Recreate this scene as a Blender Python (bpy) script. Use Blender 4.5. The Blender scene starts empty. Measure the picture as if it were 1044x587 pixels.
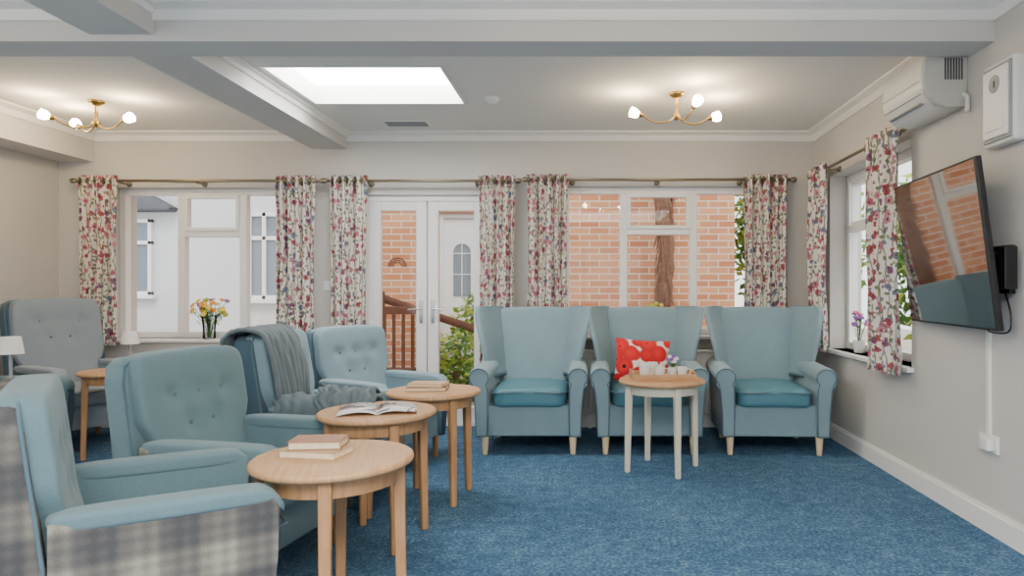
import bpy, bmesh, math, random
from mathutils import Vector, Matrix, noise
random.seed(7)
scene = bpy.context.scene
COL = scene.collection
pi = math.pi

# ------------------------------------------------------------------ materials
def s2l(c):
    return tuple(((x/255)/12.92 if x/255 <= .04045 else ((x/255+.055)/1.055)**2.4) for x in c)

class NT:
    def __init__(s, name):
        s.m = bpy.data.materials.new(name); s.m.use_nodes = True
        s.t = s.m.node_tree; s.n = s.t.nodes; s.l = s.t.links
        s.b = s.n['Principled BSDF']; s.out = s.n['Material Output']
    def new(s, typ, **kw):
        n = s.n.new(typ)
        for k, v in kw.items(): setattr(n, k, v)
        return n
    def link(s, a, b): s.l.new(a, b)
    def coord(s, which='Object'):
        return s.new('ShaderNodeTexCoord').outputs[which]
    def math(s, op, a, b=None, clamp=False):
        n = s.new('ShaderNodeMath', operation=op); n.use_clamp = clamp
        for i, v in enumerate((a, b)):
            if v is None: continue
            if isinstance(v, (int, float)): n.inputs[i].default_value = v
            else: s.link(v, n.inputs[i])
        return n.outputs[0]
    def mix(s, fac, a, b, blend='MIX'):
        n = s.new('ShaderNodeMix', data_type='RGBA', blend_type=blend)
        for sock, v in ((n.inputs[0], fac), (n.inputs[6], a), (n.inputs[7], b)):
            if isinstance(v, (int, float)): sock.default_value = v
            elif isinstance(v, tuple): sock.default_value = (*v[:3], 1)
            else: s.link(v, sock)
        return n.outputs[2]
    def noise(s, vec, scale, detail=3, rough=.5):
        n = s.new('ShaderNodeTexNoise'); n.inputs['Scale'].default_value = scale
        n.inputs['Detail'].default_value = detail; n.inputs['Roughness'].default_value = rough
        if vec is not None: s.link(vec, n.inputs['Vector'])
        return n.outputs['Fac']
    def ramp(s, fac, stops, interp='LINEAR'):
        n = s.new('ShaderNodeValToRGB'); n.color_ramp.interpolation = interp
        e = n.color_ramp.elements
        while len(e) < len(stops): e.new(.5)
        for i, (p, c) in enumerate(stops):
            e[i].position = p; e[i].color = (*c[:3], 1)
        s.link(fac, n.inputs[0]); return n.outputs[0]
    def bump(s, h, strength=.3, dist=.01):
        n = s.new('ShaderNodeBump'); n.inputs['Strength'].default_value = strength
        n.inputs['Distance'].default_value = dist
        s.link(h, n.inputs['Height']); s.link(n.outputs[0], s.b.inputs['Normal'])
    def base(s, c):
        if isinstance(c, tuple): s.b.inputs['Base Color'].default_value = (*c[:3], 1)
        else: s.link(c, s.b.inputs['Base Color'])
    def set(s, **kw):
        for k, v in kw.items(): s.b.inputs[k.replace('_', ' ')].default_value = v

def simple(name, rgb, rough=.5, metal=0, var=.06, scale=8, bump=0, bscale=200):
    t = NT(name); c = s2l(rgb); co = t.coord()
    n = t.noise(co, scale)
    lo = tuple(max(0, x*(1-var)) for x in c); hi = tuple(min(1, x*(1+var)) for x in c)
    t.base(t.mix(n, lo, hi)); t.set(Roughness=rough, Metallic=metal)
    if bump: t.bump(t.noise(co, bscale, 2), bump, .004)
    return t.m

def fabric(name, rgb, rough=.9, var=.12, sheen=.15):
    t = NT(name); c = s2l(rgb); co = t.coord()
    n = t.noise(co, 260, 2); n2 = t.noise(co, 6, 2)
    f = t.math('ADD', t.math('MULTIPLY', n, .7), t.math('MULTIPLY', n2, .3))
    lo = tuple(x*(1-var*2) for x in c); hi = tuple(min(1, x*(1+var*2)) for x in c)
    t.base(t.mix(f, lo, hi)); t.set(Roughness=rough)
    t.b.inputs['Sheen Weight'].default_value = sheen
    t.bump(n, .35, .003)
    return t.m

def emis(name, rgb, strength):
    t = NT(name); t.base((1, 1, 1)); t.b.inputs['Emission Color'].default_value = (*rgb, 1)
    t.b.inputs['Emission Strength'].default_value = strength
    return t.m

M = {}
M['wall'] = simple('wall_paint', (206, 202, 197), .85, var=.03, scale=3, bump=.05, bscale=300)
M['ceil'] = simple('ceiling_paint', (240, 237, 231), .9, var=.02, scale=2)
M['beam'] = simple('beam_paint', (210, 207, 203), .9, var=.02, scale=2)
M['white'] = simple('white_gloss_paint', (242, 240, 236), .4, var=.015)
M['upvc'] = simple('white_upvc', (244, 244, 243), .3, var=.01)
M['plastic'] = simple('white_plastic', (234, 233, 228), .35, var=.01)
M['greyplastic'] = simple('grey_plastic', (150, 152, 152), .4, var=.02)
M['acend'] = simple('end_cap_plastic', (196, 195, 190), .4, var=.02)  # greyer plastic for the air conditioner end cap
M['black'] = simple('black_plastic', (22, 22, 24), .35, var=.1)
M['brass'] = simple('brass', (196, 160, 92), .28, 1, var=.05)
M['nickel'] = simple('brushed_antique_rod', (150, 138, 118), .35, 1, var=.05)
M['chrome'] = simple('chrome', (205, 205, 205), .2, 1, var=.02)
M['fab'] = fabric('duck_egg_fabric', (126, 152, 162))
M['fab2'] = fabric('teal_grey_fabric', (96, 122, 129))
M['fab3'] = fabric('pale_slate_fabric', (134, 146, 156))
M['fabdark'] = fabric('deep_teal_fabric', (62, 88, 104))
M['pipe'] = fabric('piping_fabric', (78, 104, 116))
M['throw'] = fabric('grey_knit', (88, 102, 108), var=.25)
M['shade'] = fabric('cream_lampshade', (240, 236, 226), var=.02)
M['pages'] = simple('book_pages', (226, 210, 180), .9, var=.15, scale=60)
M['cover1'] = simple('worn_book_cover', (160, 116, 90), .6, var=.3, scale=30)
M['cover2'] = simple('tan_book_cover', (192, 160, 124), .6, var=.2, scale=30)
M['stem'] = simple('green_stem', (72, 110, 50), .6, var=.2, scale=40)
M['leaf'] = simple('leaf_green', (96, 140, 62), .6, var=.45, scale=9)
M['leafy'] = simple('yellow_green_leaf', (170, 188, 70), .6, var=.4, scale=9)
M['orange'] = simple('orange_petal', (240, 150, 30), .6, var=.2, scale=40)
M['yellow'] = simple('yellow_petal', (245, 210, 70), .6, var=.2, scale=40)
M['purple'] = simple('purple_petal', (140, 90, 170), .6, var=.2, scale=40)
M['pink'] = simple('pink_petal', (226, 110, 160), .6, var=.2, scale=40)
M['render'] = simple('white_render', (218, 220, 222), .9, var=.04, scale=2, bump=.1, bscale=60)
M['slate'] = simple('roof_slate', (92, 96, 102), .8, var=.2, scale=12)
M['extglass'] = simple('exterior_dark_glass', (120, 132, 142), .15, var=.2, scale=2)
M['fence'] = simple('brown_fence_wood', (126, 84, 64), .8, var=.3, scale=14)
M['paving'] = simple('paving', (170, 160, 148), .9, var=.15, scale=5)
M['bark'] = simple('shaggy_bark', (138, 100, 76), .95, var=.5, scale=28, bump=1, bscale=40)
M['creamleg'] = simple('cream_painted_leg', (218, 212, 192), .5, var=.03)

t = NT('teal_vinyl'); co = t.coord(); c = s2l((80, 130, 145))
t.base(t.mix(t.noise(co, 12), tuple(x*.9 for x in c), tuple(x*1.1 for x in c))); t.set(Roughness=.35)
t.bump(t.noise(co, 90), .12, .003); M['vinyl'] = t.m

def wood(name, rgb, rgb2, rough=.42):
    t = NT(name); co = t.coord()
    mp = t.new('ShaderNodeMapping'); mp.inputs['Scale'].default_value = (2, 22, 2)
    t.link(co, mp.inputs[0])
    n = t.noise(mp.outputs[0], 3.2, 5, .6)
    t.base(t.ramp(n, [(.3, s2l(rgb)), (.7, s2l(rgb2))])); t.set(Roughness=rough)
    return t.m
M['oak'] = wood('light_oak', (182, 136, 92), (206, 164, 120))
M['oakleg'] = wood('oak_leg', (164, 118, 76), (190, 146, 102))
M['pale'] = wood('pale_beech', (222, 196, 154), (236, 214, 176))

t = NT('blue_carpet'); co = t.coord()
n1 = t.noise(co, 62, 3, .8); n2 = t.noise(co, 1.6, 3); n3 = t.noise(co, 14, 3)
f = t.math('ADD', t.math('ADD', t.math('MULTIPLY', n1, .7), t.math('MULTIPLY', n2, .14)), t.math('MULTIPLY', n3, .2))
t.base(t.ramp(f, [(.36, s2l((26, 60, 90))), (.52, s2l((58, 101, 136))), (.68, s2l((122, 162, 188)))]))
t.set(Roughness=1)
t.bump(n1, 1.0, .014); M['carpet'] = t.m

t = NT('window_glass')
tr = t.new('ShaderNodeBsdfTransparent'); gl = t.new('ShaderNodeBsdfGlossy'); gl.inputs['Roughness'].default_value = .02
mx = t.new('ShaderNodeMixShader'); mx.inputs[0].default_value = .02
t.link(tr.outputs[0], mx.inputs[1]); t.link(gl.outputs[0], mx.inputs[2]); t.link(mx.outputs[0], t.out.inputs[0])
M['glass'] = t.m
t = NT('vase_glass')
tr = t.new('ShaderNodeBsdfTransparent'); tr.inputs[0].default_value = (.95, .97, .96, 1)
gl = t.new('ShaderNodeBsdfGlossy'); gl.inputs['Roughness'].default_value = .03
fr = t.new('ShaderNodeFresnel'); fr.inputs[0].default_value = 1.35
mx = t.new('ShaderNodeMixShader'); t.link(fr.outputs[0], mx.inputs[0])
t.link(tr.outputs[0], mx.inputs[1]); t.link(gl.outputs[0], mx.inputs[2]); t.link(mx.outputs[0], t.out.inputs[0])
M['vglass'] = t.m
t = NT('tv_screen'); t.base((.012, .012, .014)); t.set(Roughness=.04); t.b.inputs['IOR'].default_value = 2.8
t.b.inputs['Coat Weight'].default_value = 1; t.b.inputs['Coat Roughness'].default_value = .03; M['screen'] = t.m

t = NT('orange_brick'); co = t.coord()
sp = t.new('ShaderNodeSeparateXYZ'); t.link(co, sp.inputs[0])
cb = t.new('ShaderNodeCombineXYZ'); t.link(t.math('ADD', sp.outputs[0], sp.outputs[1]), cb.inputs[0]); t.link(sp.outputs[2], cb.inputs[1])
bk = t.new('ShaderNodeTexBrick'); t.link(cb.outputs[0], bk.inputs[0])
bk.inputs['Scale'].default_value = 1; bk.inputs['Brick Width'].default_value = .225; bk.inputs['Row Height'].default_value = .075
bk.inputs['Mortar Size'].default_value = .008; bk.inputs['Mortar Smooth'].default_value = .2
bk.inputs['Color1'].default_value = (*s2l((202, 130, 86)), 1); bk.inputs['Color2'].default_value = (*s2l((230, 170, 124)), 1)
bk.inputs['Mortar'].default_value = (*s2l((232, 216, 198)), 1)
nz = t.noise(cb.outputs[0], 5, 4)
t.base(t.mix(t.math('MULTIPLY', nz, .3), bk.outputs[0], s2l((174, 100, 64)))); t.set(Roughness=.9); M['brick'] = t.m

t = NT('grey_plaid_wool'); co = t.coord()
sp = t.new('ShaderNodeSeparateXYZ'); t.link(co, sp.inputs[0])
h = t.math('ADD', sp.outputs[0], sp.outputs[1])
def band(src, period, ph, sharp):
    s_ = t.math('SINE', t.math('ADD', t.math('MULTIPLY', src, 2*pi/period), ph))
    return t.math('ADD', t.math('MULTIPLY', s_, sharp), .5, clamp=True)
a = band(h, .19, .4, .9); b = band(sp.outputs[2], .19, 1.2, .9)
a2 = band(h, .038, 0, .5); b2 = band(sp.outputs[2], .038, 0, .5)
f = t.math('ADD', t.math('MULTIPLY', t.math('ADD', a, b), .36), t.math('MULTIPLY', t.math('ADD', a2, b2), .14))
n = t.noise(co, 240, 2)
f = t.math('ADD', f, t.math('MULTIPLY', t.math('SUBTRACT', n, .5), .35))
t.base(t.ramp(f, [(.1, s2l((70, 70, 72))), (.45, s2l((94, 92, 88))), (.7, s2l((116, 112, 104))), (.95, s2l((148, 142, 130)))]))
t.set(Roughness=.95); t.bump(n, .3, .003); M['plaid'] = t.m

t = NT('floral_curtain'); uv = t.coord('UV')
base = t.mix(t.noise(uv, 200), s2l((222, 213, 204)), s2l((238, 232, 224)))
def vor(scale, off, thr, rnd=1.0):
    mp = t.new('ShaderNodeMapping'); mp.inputs['Location'].default_value = off; t.link(uv, mp.inputs[0])
    nn = t.new('ShaderNodeTexNoise'); nn.inputs['Scale'].default_value = scale*2.4; t.link(mp.outputs[0], nn.inputs['Vector'])
    va = t.new('ShaderNodeVectorMath', operation='MULTIPLY_ADD'); t.link(nn.outputs['Color'], va.inputs[0])
    va.inputs[1].default_value = (.6/scale,)*3; t.link(mp.outputs[0], va.inputs[2])
    v = t.new('ShaderNodeTexVoronoi'); v.voronoi_dimensions = '2D'; v.inputs['Scale'].default_value = scale
    v.inputs['Randomness'].default_value = rnd; t.link(va.outputs[0], v.inputs['Vector'])
    msk = t.math('LESS_THAN', v.outputs['Distance'], thr)
    sc = t.new('ShaderNodeSeparateColor'); t.link(v.outputs['Color'], sc.inputs[0])
    return msk, sc.outputs[0], sc.outputs[1], v.outputs['Distance']
wv = t.new('ShaderNodeTexWave'); wv.bands_direction = 'X'; wv.inputs['Scale'].default_value = 6
wv.inputs['Distortion'].default_value = 5; wv.inputs['Detail Scale'].default_value = 1.3; t.link(uv, wv.inputs[0])
stem = t.math('GREATER_THAN', wv.outputs['Fac'], .93)
cur = t.mix(t.math('MULTIPLY', stem, .8), base, s2l((98, 104, 74)))
m, r, g, d = vor(26, (.3, .7, 0), .31)
m = t.math('MULTIPLY', m, t.math('GREATER_THAN', g, .25))
cur = t.mix(t.math('MULTIPLY', m, .9), cur, t.ramp(r, [(0, s2l((88, 108, 74))), (.35, s2l((134, 142, 104))), (.6, s2l((122, 82, 104))), (.8, s2l((92, 118, 136)))], 'CONSTANT'))
m, r, g, d = vor(14, (0, 0, 0), .32)
m = t.math('MULTIPLY', m, t.math('GREATER_THAN', g, .32))
pet = t.ramp(r, [(0, s2l((150, 50, 68))), (.22, s2l((188, 98, 122))), (.45, s2l((112, 68, 104))), (.62, s2l((196, 126, 140))), (.78, s2l((94, 112, 142))), (.9, s2l((156, 56, 60)))], 'CONSTANT')
ctr = t.math('LESS_THAN', d, .1)
pet = t.mix(ctr, pet, s2l((88, 40, 60)))
cur = t.mix(t.math('MULTIPLY', m, .93), cur, pet)
t.base(cur); t.set(Roughness=.9); M['floral'] = t.m

t = NT('red_poppy_print'); co = t.coord()
v = t.new('ShaderNodeTexVoronoi'); v.inputs['Scale'].default_value = 9.5; t.link(co, v.inputs['Vector'])
d = v.outputs['Distance']
c = t.ramp(d, [(0, s2l((20, 14, 14))), (.15, s2l((20, 14, 14))), (.19, s2l((222, 30, 36))), (.60, s2l((190, 10, 22))), (.68, s2l((238, 224, 212)))], 'LINEAR')
t.base(c); t.set(Roughness=.8); M['poppy'] = t.m
t = NT('magazine_print'); co = t.coord()
v = t.new('ShaderNodeTexVoronoi', distance='CHEBYCHEV'); v.inputs['Scale'].default_value = 18; t.link(co, v.inputs['Vector'])
sc = t.new('ShaderNodeSeparateColor'); t.link(v.outputs['Color'], sc.inputs[0])
t.base(t.ramp(sc.outputs[0], [(0, s2l((216, 216, 216))), (.3, s2l((104, 110, 116))), (.5, s2l((215, 215, 215))), (.65, s2l((150, 100, 90))), (.8, s2l((220, 220, 220)))], 'CONSTANT'))
t.set(Roughness=.3); M['mag'] = t.m

M['sky'] = emis('rooflight_diffuser', (1, .99, .97), 17)
M['bulb'] = emis('warm_glass_bulb', (1, .78, .48), 170)

# ------------------------------------------------------------------ geometry helpers
def empty(name, loc=(0, 0, 0), rotz=0):
    e = bpy.data.objects.new(name, None); e.empty_display_size = .1
    e.location = loc; e.rotation_euler = (0, 0, rotz); COL.objects.link(e); return e

def mk(name, me, mat, parent=None, smooth=True, wn=False):
    o = bpy.data.objects.new(name, me); COL.objects.link(o)
    if mat: me.materials.append(mat)
    if smooth:
        for p in me.polygons: p.use_smooth = True
    if wn:
        w = o.modifiers.new('wn', 'WEIGHTED_NORMAL'); w.keep_sharp = True
    if parent: o.parent = parent
    return o

def from_bm(name, bm, mat, parent=None, smooth=True, wn=False):
    bmesh.ops.recalc_face_normals(bm, faces=bm.faces)
    me = bpy.data.meshes.new(name); bm.to_mesh(me); bm.free()
    return mk(name, me, mat, parent, smooth, wn)

def add_box(bm, lo, hi):
    vs = [bm.verts.new((x, y, z)) for x in (lo[0], hi[0]) for y in (lo[1], hi[1]) for z in (lo[2], hi[2])]
    for f in ((0, 1, 3, 2), (4, 6, 7, 5), (0, 4, 5, 1), (2, 3, 7, 6), (0, 2, 6, 4), (1, 5, 7, 3)):
        bm.faces.new([vs[i] for i in f])
    return vs

def rbox(name, lo, hi, mat, parent=None, bev=.008, seg=2, fn=None):
    bm = bmesh.new(); add_box(bm, lo, hi)
    if bev: bmesh.ops.bevel(bm, geom=bm.edges[:], offset=bev, segments=seg, profile=.5, affect='EDGES')
    if fn:
        for v in bm.verts: v.co = Vector(fn(v.co))
    return from_bm(name, bm, mat, parent, bool(bev), bool(bev))

def boxes(name, lst, mat, parent=None, bev=0):
    bm = bmesh.new()
    for lo, hi in lst: add_box(bm, lo, hi)
    if bev: bmesh.ops.bevel(bm, geom=bm.edges[:], offset=bev, segments=2, profile=.5, affect='EDGES')
    return from_bm(name, bm, mat, parent, bool(bev), bool(bev))

def slab(name, axis, a, b, u0, u1, v0, v1, holes, mat):
    us = sorted({u0, u1, *[h[0] for h in holes], *[h[1] for h in holes]})
    vs = sorted({v0, v1, *[h[2] for h in holes], *[h[3] for h in holes]})
    bm = bmesh.new()
    for i in range(len(us)-1):
        for j in range(len(vs)-1):
            cu = (us[i]+us[i+1])/2; cv = (vs[j]+vs[j+1])/2
            if any(h[0] < cu < h[1] and h[2] < cv < h[3] for h in holes): continue
            lo = [us[i], vs[j]]; hi = [us[i+1], vs[j+1]]
            lo.insert(axis, a); hi.insert(axis, b)
            add_box(bm, lo, hi)
    return from_bm(name, bm, mat, None, False)

def prism(name, pts, plane, a, b, mat, parent=None, bev=0, seg=3, fn=None):
    def P(p, k):
        if plane == 'xz': return (p[0], k, p[1])
        if plane == 'yz': return (k, p[0], p[1])
        return (p[0], p[1], k)
    bm = bmesh.new()
    A = [bm.verts.new(P(p, a)) for p in pts]; B = [bm.verts.new(P(p, b)) for p in pts]
    n = len(pts)
    fa = bm.faces.new(A); fb = bm.faces.new(B[::-1])
    for i in range(n): bm.faces.new([A[i], B[i], B[(i+1) % n], A[(i+1) % n]])
    if bev:
        ed = list(set(list(fa.edges)+list(fb.edges)))
        bmesh.ops.bevel(bm, geom=ed, offset=bev, segments=seg, profile=.5, affect='EDGES')
    if fn:
        for v in bm.verts: v.co = Vector(fn(v.co))
    return from_bm(name, bm, mat, parent, True, True)

def lathe(name, prof, mat, parent=None, loc=(0, 0, 0), seg=32, axis=None):
    bm = bmesh.new(); rings = []
    for r, z in prof:
        if r < 1e-5: rings.append([bm.verts.new((0, 0, z))])
        else: rings.append([bm.verts.new((r*math.cos(2*pi*i/seg), r*math.sin(2*pi*i/seg), z)) for i in range(seg)])
    for a, b in zip(rings, rings[1:]):
        for i in range(seg):
            j = (i+1) % seg
            if len(a) == 1 and len(b) == 1: continue
            if len(a) == 1: bm.faces.new([a[0], b[i], b[j]])
            elif len(b) == 1: bm.faces.new([a[i], a[j], b[0]])
            else: bm.faces.new([a[i], a[j], b[j], b[i]])
    R = Vector((0, 0, 1)).rotation_difference(Vector(axis)).to_matrix() if axis else Matrix.Identity(3)
    for v in bm.verts: v.co = R @ v.co + Vector(loc)
    return from_bm(name, bm, mat, parent, True, True)

def catmull(pts, n=6, closed=False):
    P = [Vector(p) for p in pts]; out = []
    m = len(P)
    for i in range(m if closed else m-1):
        if closed: a, b, c, d = P[i-1], P[i], P[(i+1) % m], P[(i+2) % m]
        else: a, b, c, d = P[max(i-1, 0)], P[i], P[i+1], P[min(i+2, m-1)]
        for k in range(n):
            t_ = k/n
            out.append(.5*((2*b)+(c-a)*t_+(2*a-5*b+4*c-d)*t_*t_+(3*b-a-3*c+d)*t_**3))
    if not closed: out.append(P[-1])
    return out

def sweep(bm, pts, r, seg=8, closed=False):
    pts = [Vector(p) for p in pts]; n = len(pts); rings = []
    nrm = None
    for i, p in enumerate(pts):
        if closed: d = pts[(i+1) % n]-pts[i-1]
        else: d = pts[min(i+1, n-1)]-pts[max(i-1, 0)]
        d.normalize()
        if nrm is None:
            nrm = d.orthogonal().normalized()
        else:
            nrm = (nrm - d*nrm.dot(d)).normalized()
        bi = d.cross(nrm)
        rr = r(i/(n-1)) if callable(r) else r
        rings.append([bm.verts.new(p+(nrm*math.cos(2*pi*k/seg)+bi*math.sin(2*pi*k/seg))*rr) for k in range(seg)])
    for i in range(n if closed else n-1):
        a, b = rings[i], rings[(i+1) % n]
        for k in range(seg): bm.faces.new([a[k], a[(k+1) % seg], b[(k+1) % seg], b[k]])
    if not closed:
        bm.faces.new(rings[0][::-1]); bm.faces.new(rings[-1])

def tube(name, pts, r, mat, parent=None, seg=8, closed=False):
    bm = bmesh.new(); sweep(bm, pts, r, seg, closed); return from_bm(name, bm, mat, parent)

def puff(name, c, h, mat, parent=None, p=6, cuts=10, fn=None):
    bm = bmesh.new(); bmesh.ops.create_cube(bm, size=2)
    bmesh.ops.subdivide_edges(bm, edges=bm.edges[:], cuts=cuts, use_grid_fill=True)
    for v in bm.verts:
        q = Vector([math.copysign(abs(k)**.75, k) for k in v.co])
        s = sum(abs(k)**p for k in q)**(1/p)
        q = q/s
        v.co = Vector((c[0]+q.x*h[0], c[1]+q.y*h[1], c[2]+q.z*h[2]))
        if fn: v.co = Vector(fn(v.co))
    return from_bm(name, bm, mat, parent)

# ------------------------------------------------------------------ room shell
XR, XL, YB, YN, ZC = 1.917, -4.5, 5.8, -3.0, 2.5
slab('floor', 2, -.1, 0, XL-.25, XR+.25, YN-.2, YB+.3, [], M['carpet'])
WL = (-4.02, -2.42, .75, 2.03); DR = (-1.92, -.84, 0, 1.97); WR = (-.22, 1.5, .78, 2.04)
slab('wall_back', 1, YB, YB+.28, XL-.25, XR+.25, 0, ZC+.1, [WL, DR, WR], M['wall'])
SW = (4.05, 5.42, .7, 2.06)
slab('wall_right', 0, XR, XR+.25, YN, YB, 0, ZC+.1, [SW], M['wall'])
slab('wall_left', 0, XL-.25, XL, YN, YB, 0, ZC+.1, [(-1.5, 2.6, .5, 2.1)], M['wall'])  # opening out of view, added to let world light in
slab('wall_near', 1, YN-.2, YN, XL-.25, XR+.25, 0, ZC+.1, [(-3.9, 1.2, .5, 2.15)], M['wall'])  # wide unseen opening added behind the camera for world light
SK = (-1.98, -.87, 4.085, 4.92); SK2 = (-1.1, 1.4, -1.6, .4)  # second opening is unseen, added for interior fill
slab('ceiling', 2, ZC, ZC+.12, XL-.25, XR+.25, YN-.2, YB+.28, [SK, SK2], M['ceil'])
BX0, BX1 = -2.35, -2.05
boxes('trim_bulkhead_left', [((XL, YN, 2.25), (-4.2, YB, ZC))], M['beam'])
boxes('trim_beam_cross', [((-4.2, 3.22, 2.33), (XR, 3.43, ZC))], M['beam'])
boxes('trim_beam_long', [((BX0, 3.43, 2.36), (BX1, YB, ZC)), ((BX0, YN, 2.36), (BX1, 3.22, ZC))], M['beam'])

def cove(bm, x0, y0, x1, y1, z, inx, iny, s=.075):
    prof = [(0, 0), (s, 0), (s, -.012), (s*.72, -.02), (s*.38, -s*.42), (.02, -s*.74), (.012, -s), (0, -s)]
    n = len(prof)
    A = [bm.verts.new((x0+inx*u, y0+iny*u, z+v)) for u, v in prof]
    B = [bm.verts.new((x1+inx*u, y1+iny*u, z+v)) for u, v in prof]
    for i in range(n): bm.faces.new([A[i], B[i], B[(i+1) % n], A[(i+1) % n]])
    bm.faces.new(A); bm.faces.new(B[::-1])
bm = bmesh.new()
for (xa, xb, ya, yb) in ((BX1, XR, 3.43, YB), (-4.2, BX0, 3.43, YB), (BX1, XR, YN, 3.22), (-4.2, BX0, YN, 3.22)):
    cove(bm, xa, ya, xb, ya, ZC, 0, 1); cove(bm, xa, yb, xb, yb, ZC, 0, -1)
    cove(bm, xa, ya, xa, yb, ZC, 1, 0, .05 if xa > -3 else .075)
    cove(bm, xb, ya, xb, yb, ZC, -1, 0)
from_bm('trim_cornice', bm, M['white'], None, False)
def rooflight(name, S, mat_panel, depth):
    e = empty(name, (0, 0, 0))
    g = .006; x0, x1, y0, y1 = S[0]+g, S[1]-g, S[2]+g, S[3]-g; w = .02; zt = ZC+depth; zb = ZC-.004
    boxes('shaft', [((x0, y0, zb), (x0+w, y1, zt)), ((x1-w, y0, zb), (x1, y1, zt)),
                    ((x0+w, y0, zb), (x1-w, y0+w, zt)), ((x0+w, y1-w, zb), (x1-w, y1, zt))], M['white'], e)
    if mat_panel: boxes('diffuser', [((x0, y0, zt), (x1, y1, zt+.03))], mat_panel, e)
    else: boxes('glazing', [((x0, y0, zt), (x1, y1, zt+.01))], M['glass'], e)
rooflight('rooflight', SK, M['sky'], .13); rooflight('rooflight', SK2, None, .3)  # the second rooflight is an added, unseen one that holds the fill lamp
boxes('baseboard_right', [((XR-.018, YN, 0), (XR, YB, .1)), ((XR-.012, YN, .1), (XR, YB, .115))], M['white'])
boxes('baseboard_left', [((XL, YN, 0), (XL+.018, YB, .11))], M['white'])
boxes('baseboard_back', [((XL+.02, YB-.018, 0), (DR[0]-.07, YB, .11)), ((DR[1]+.07, YB-.018, 0), (XR-.02, YB, .11))], M['white'])

# ------------------------------------------------------------------ windows & doors
def window(name, x0, x1, z0, z1, loc, rotz, mull, trans):
    e = empty(name, loc, rotz); w = .055; d = .07
    L = [((x0, 0, z0), (x0+w, d, z1)), ((x1-w, 0, z0), (x1, d, z1)), ((x0+w, 0, z0), (x1-w, d, z0+w)), ((x0+w, 0, z1-w), (x1-w, d, z1))]
    for m in mull: L.append(((m-.03, 0, z0+w), (m+.03, d, z1-w)))
    for xa, xb, z in trans: L.append(((xa+.03, 0, z-.025), (xb-.03, d, z+.025)))
    boxes('frame', L, M['upvc'], e, .004)
    S = []
    for xa, xb, z in trans:
        za, zb = z+.025, z1-w; a, b = xa+.03, xb-.03
        S += [((a, -.012, za), (a+.03, d-.02, zb)), ((b-.03, -.012, za), (b, d-.02, zb)),
              ((a+.03, -.012, za), (b-.03, d-.02, za+.03)), ((a+.03, -.012, zb-.03), (b-.03, d-.02, zb))]
    if S: boxes('top_sash', S, M['upvc'], e, .003)
    boxes('glazing', [((x0+w, .03, z0+w), (x1-w, .034, z1-w))], M['glass'], e)
    return e
window('window_1', WL[0], WL[1], WL[2], WL[3], (0, YB+.05, 0), 0, [-3.49, -2.96], [(-3.49, -2.96, 1.64)])
window('window_2', WR[0], WR[1], WR[2], WR[3], (0, YB+.05, 0), 0, [.30, .90], [(.30, .90, 1.66)])
window('window_3', SW[0], SW[1], SW[2], SW[3], (XR+.2, 0, 0), pi/2, [4.74], [(4.74, SW[1], 1.64)])
window('added_window_near', -3.9, 1.2, .5, 2.15, (0, YN-.12, 0), 0, [-2.6, -1.35, -.1], [])  # added window behind the camera, brings sky light into the room
window('added_window_left', -1.5, 2.6, .5, 2.1, (XL-.12, 0, 0), pi/2, [-.1, 1.25], [])  # unseen left window, added for extra daylight
boxes('trim_sill_left', [((WL[0]-.05, YB-.07, .72), (WL[1]+.05, YB+.06, .75))], M['white'], None, .006)
boxes('trim_sill_right', [((WR[0]-.05, YB-.12, .75), (WR[1]+.05, YB+.06, .78))], M['white'], None, .006)
boxes('trim_sill_side', [((XR-.04, SW[0]-.03, .67), (XR+.2, SW[1]+.03, .7))], M['white'], None, .006)
boxes('trim_trickle_vent', [((-3.6, YB-.015, 2.075), (-3.2, YB, 2.095)), ((.35, YB-.015, 2.085), (.75, YB, 2.105))], M['white'])

e = empty('door_1', (0, YB+.03, 0)); x0, x1, z1 = DR[0], DR[1], DR[3]
boxes('frame', [((x0, 0, 0), (x0+.05, .08, z1)), ((x1-.05, 0, 0), (x1, .08, z1)), ((x0+.05, 0, z1-.05), (x1-.05, .08, z1)), ((x0+.05, 0, 0), (x1-.05, .08, .03))], M['upvc'], e, .004)
xm = (x0+x1)/2
for k, (a, b) in enumerate(((x0+.05, xm-.005), (xm+.005, x1-.05))):
    boxes('leaf_%d' % (k+1), [((a, .01, .03), (a+.09, .07, z1-.05)), ((b-.09, .01, .03), (b, .07, z1-.05)),
          ((a+.09, .01, .03), (b-.09, .07, .16)), ((a+.09, .01, z1-.13), (b-.09, .07, z1-.05))], M['upvc'], e, .004)
    boxes('pane_%d' % (k+1), [((a+.09, .035, .16), (b-.09, .039, z1-.13))], M['glass'], e)
    hx = xm + (-.05 if k == 0 else .05); s = -1 if k == 0 else 1
    rbox('handle_plate_%d' % (k+1), (hx-.014, -.004, .88), (hx+.014, .01, 1.08), M['chrome'], e, .003)
    tube('lever_%d' % (k+1), catmull([(hx, 0, 1.0), (hx, -.045, 1.0), (hx+s*.03, -.05, 1.0), (hx+s*.1, -.05, .995)]), .008, M['chrome'], e)
bm = bmesh.new()
for r in (.04, .058, .076):
    sweep(bm, [(-1.64+r*math.cos(a_*pi/16), .028, 1.36+r*math.sin(a_*pi/16)) for a_ in range(17)], .007, 6)
from_bm('rainbow_decal', bm, M['fence'], e)

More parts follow.
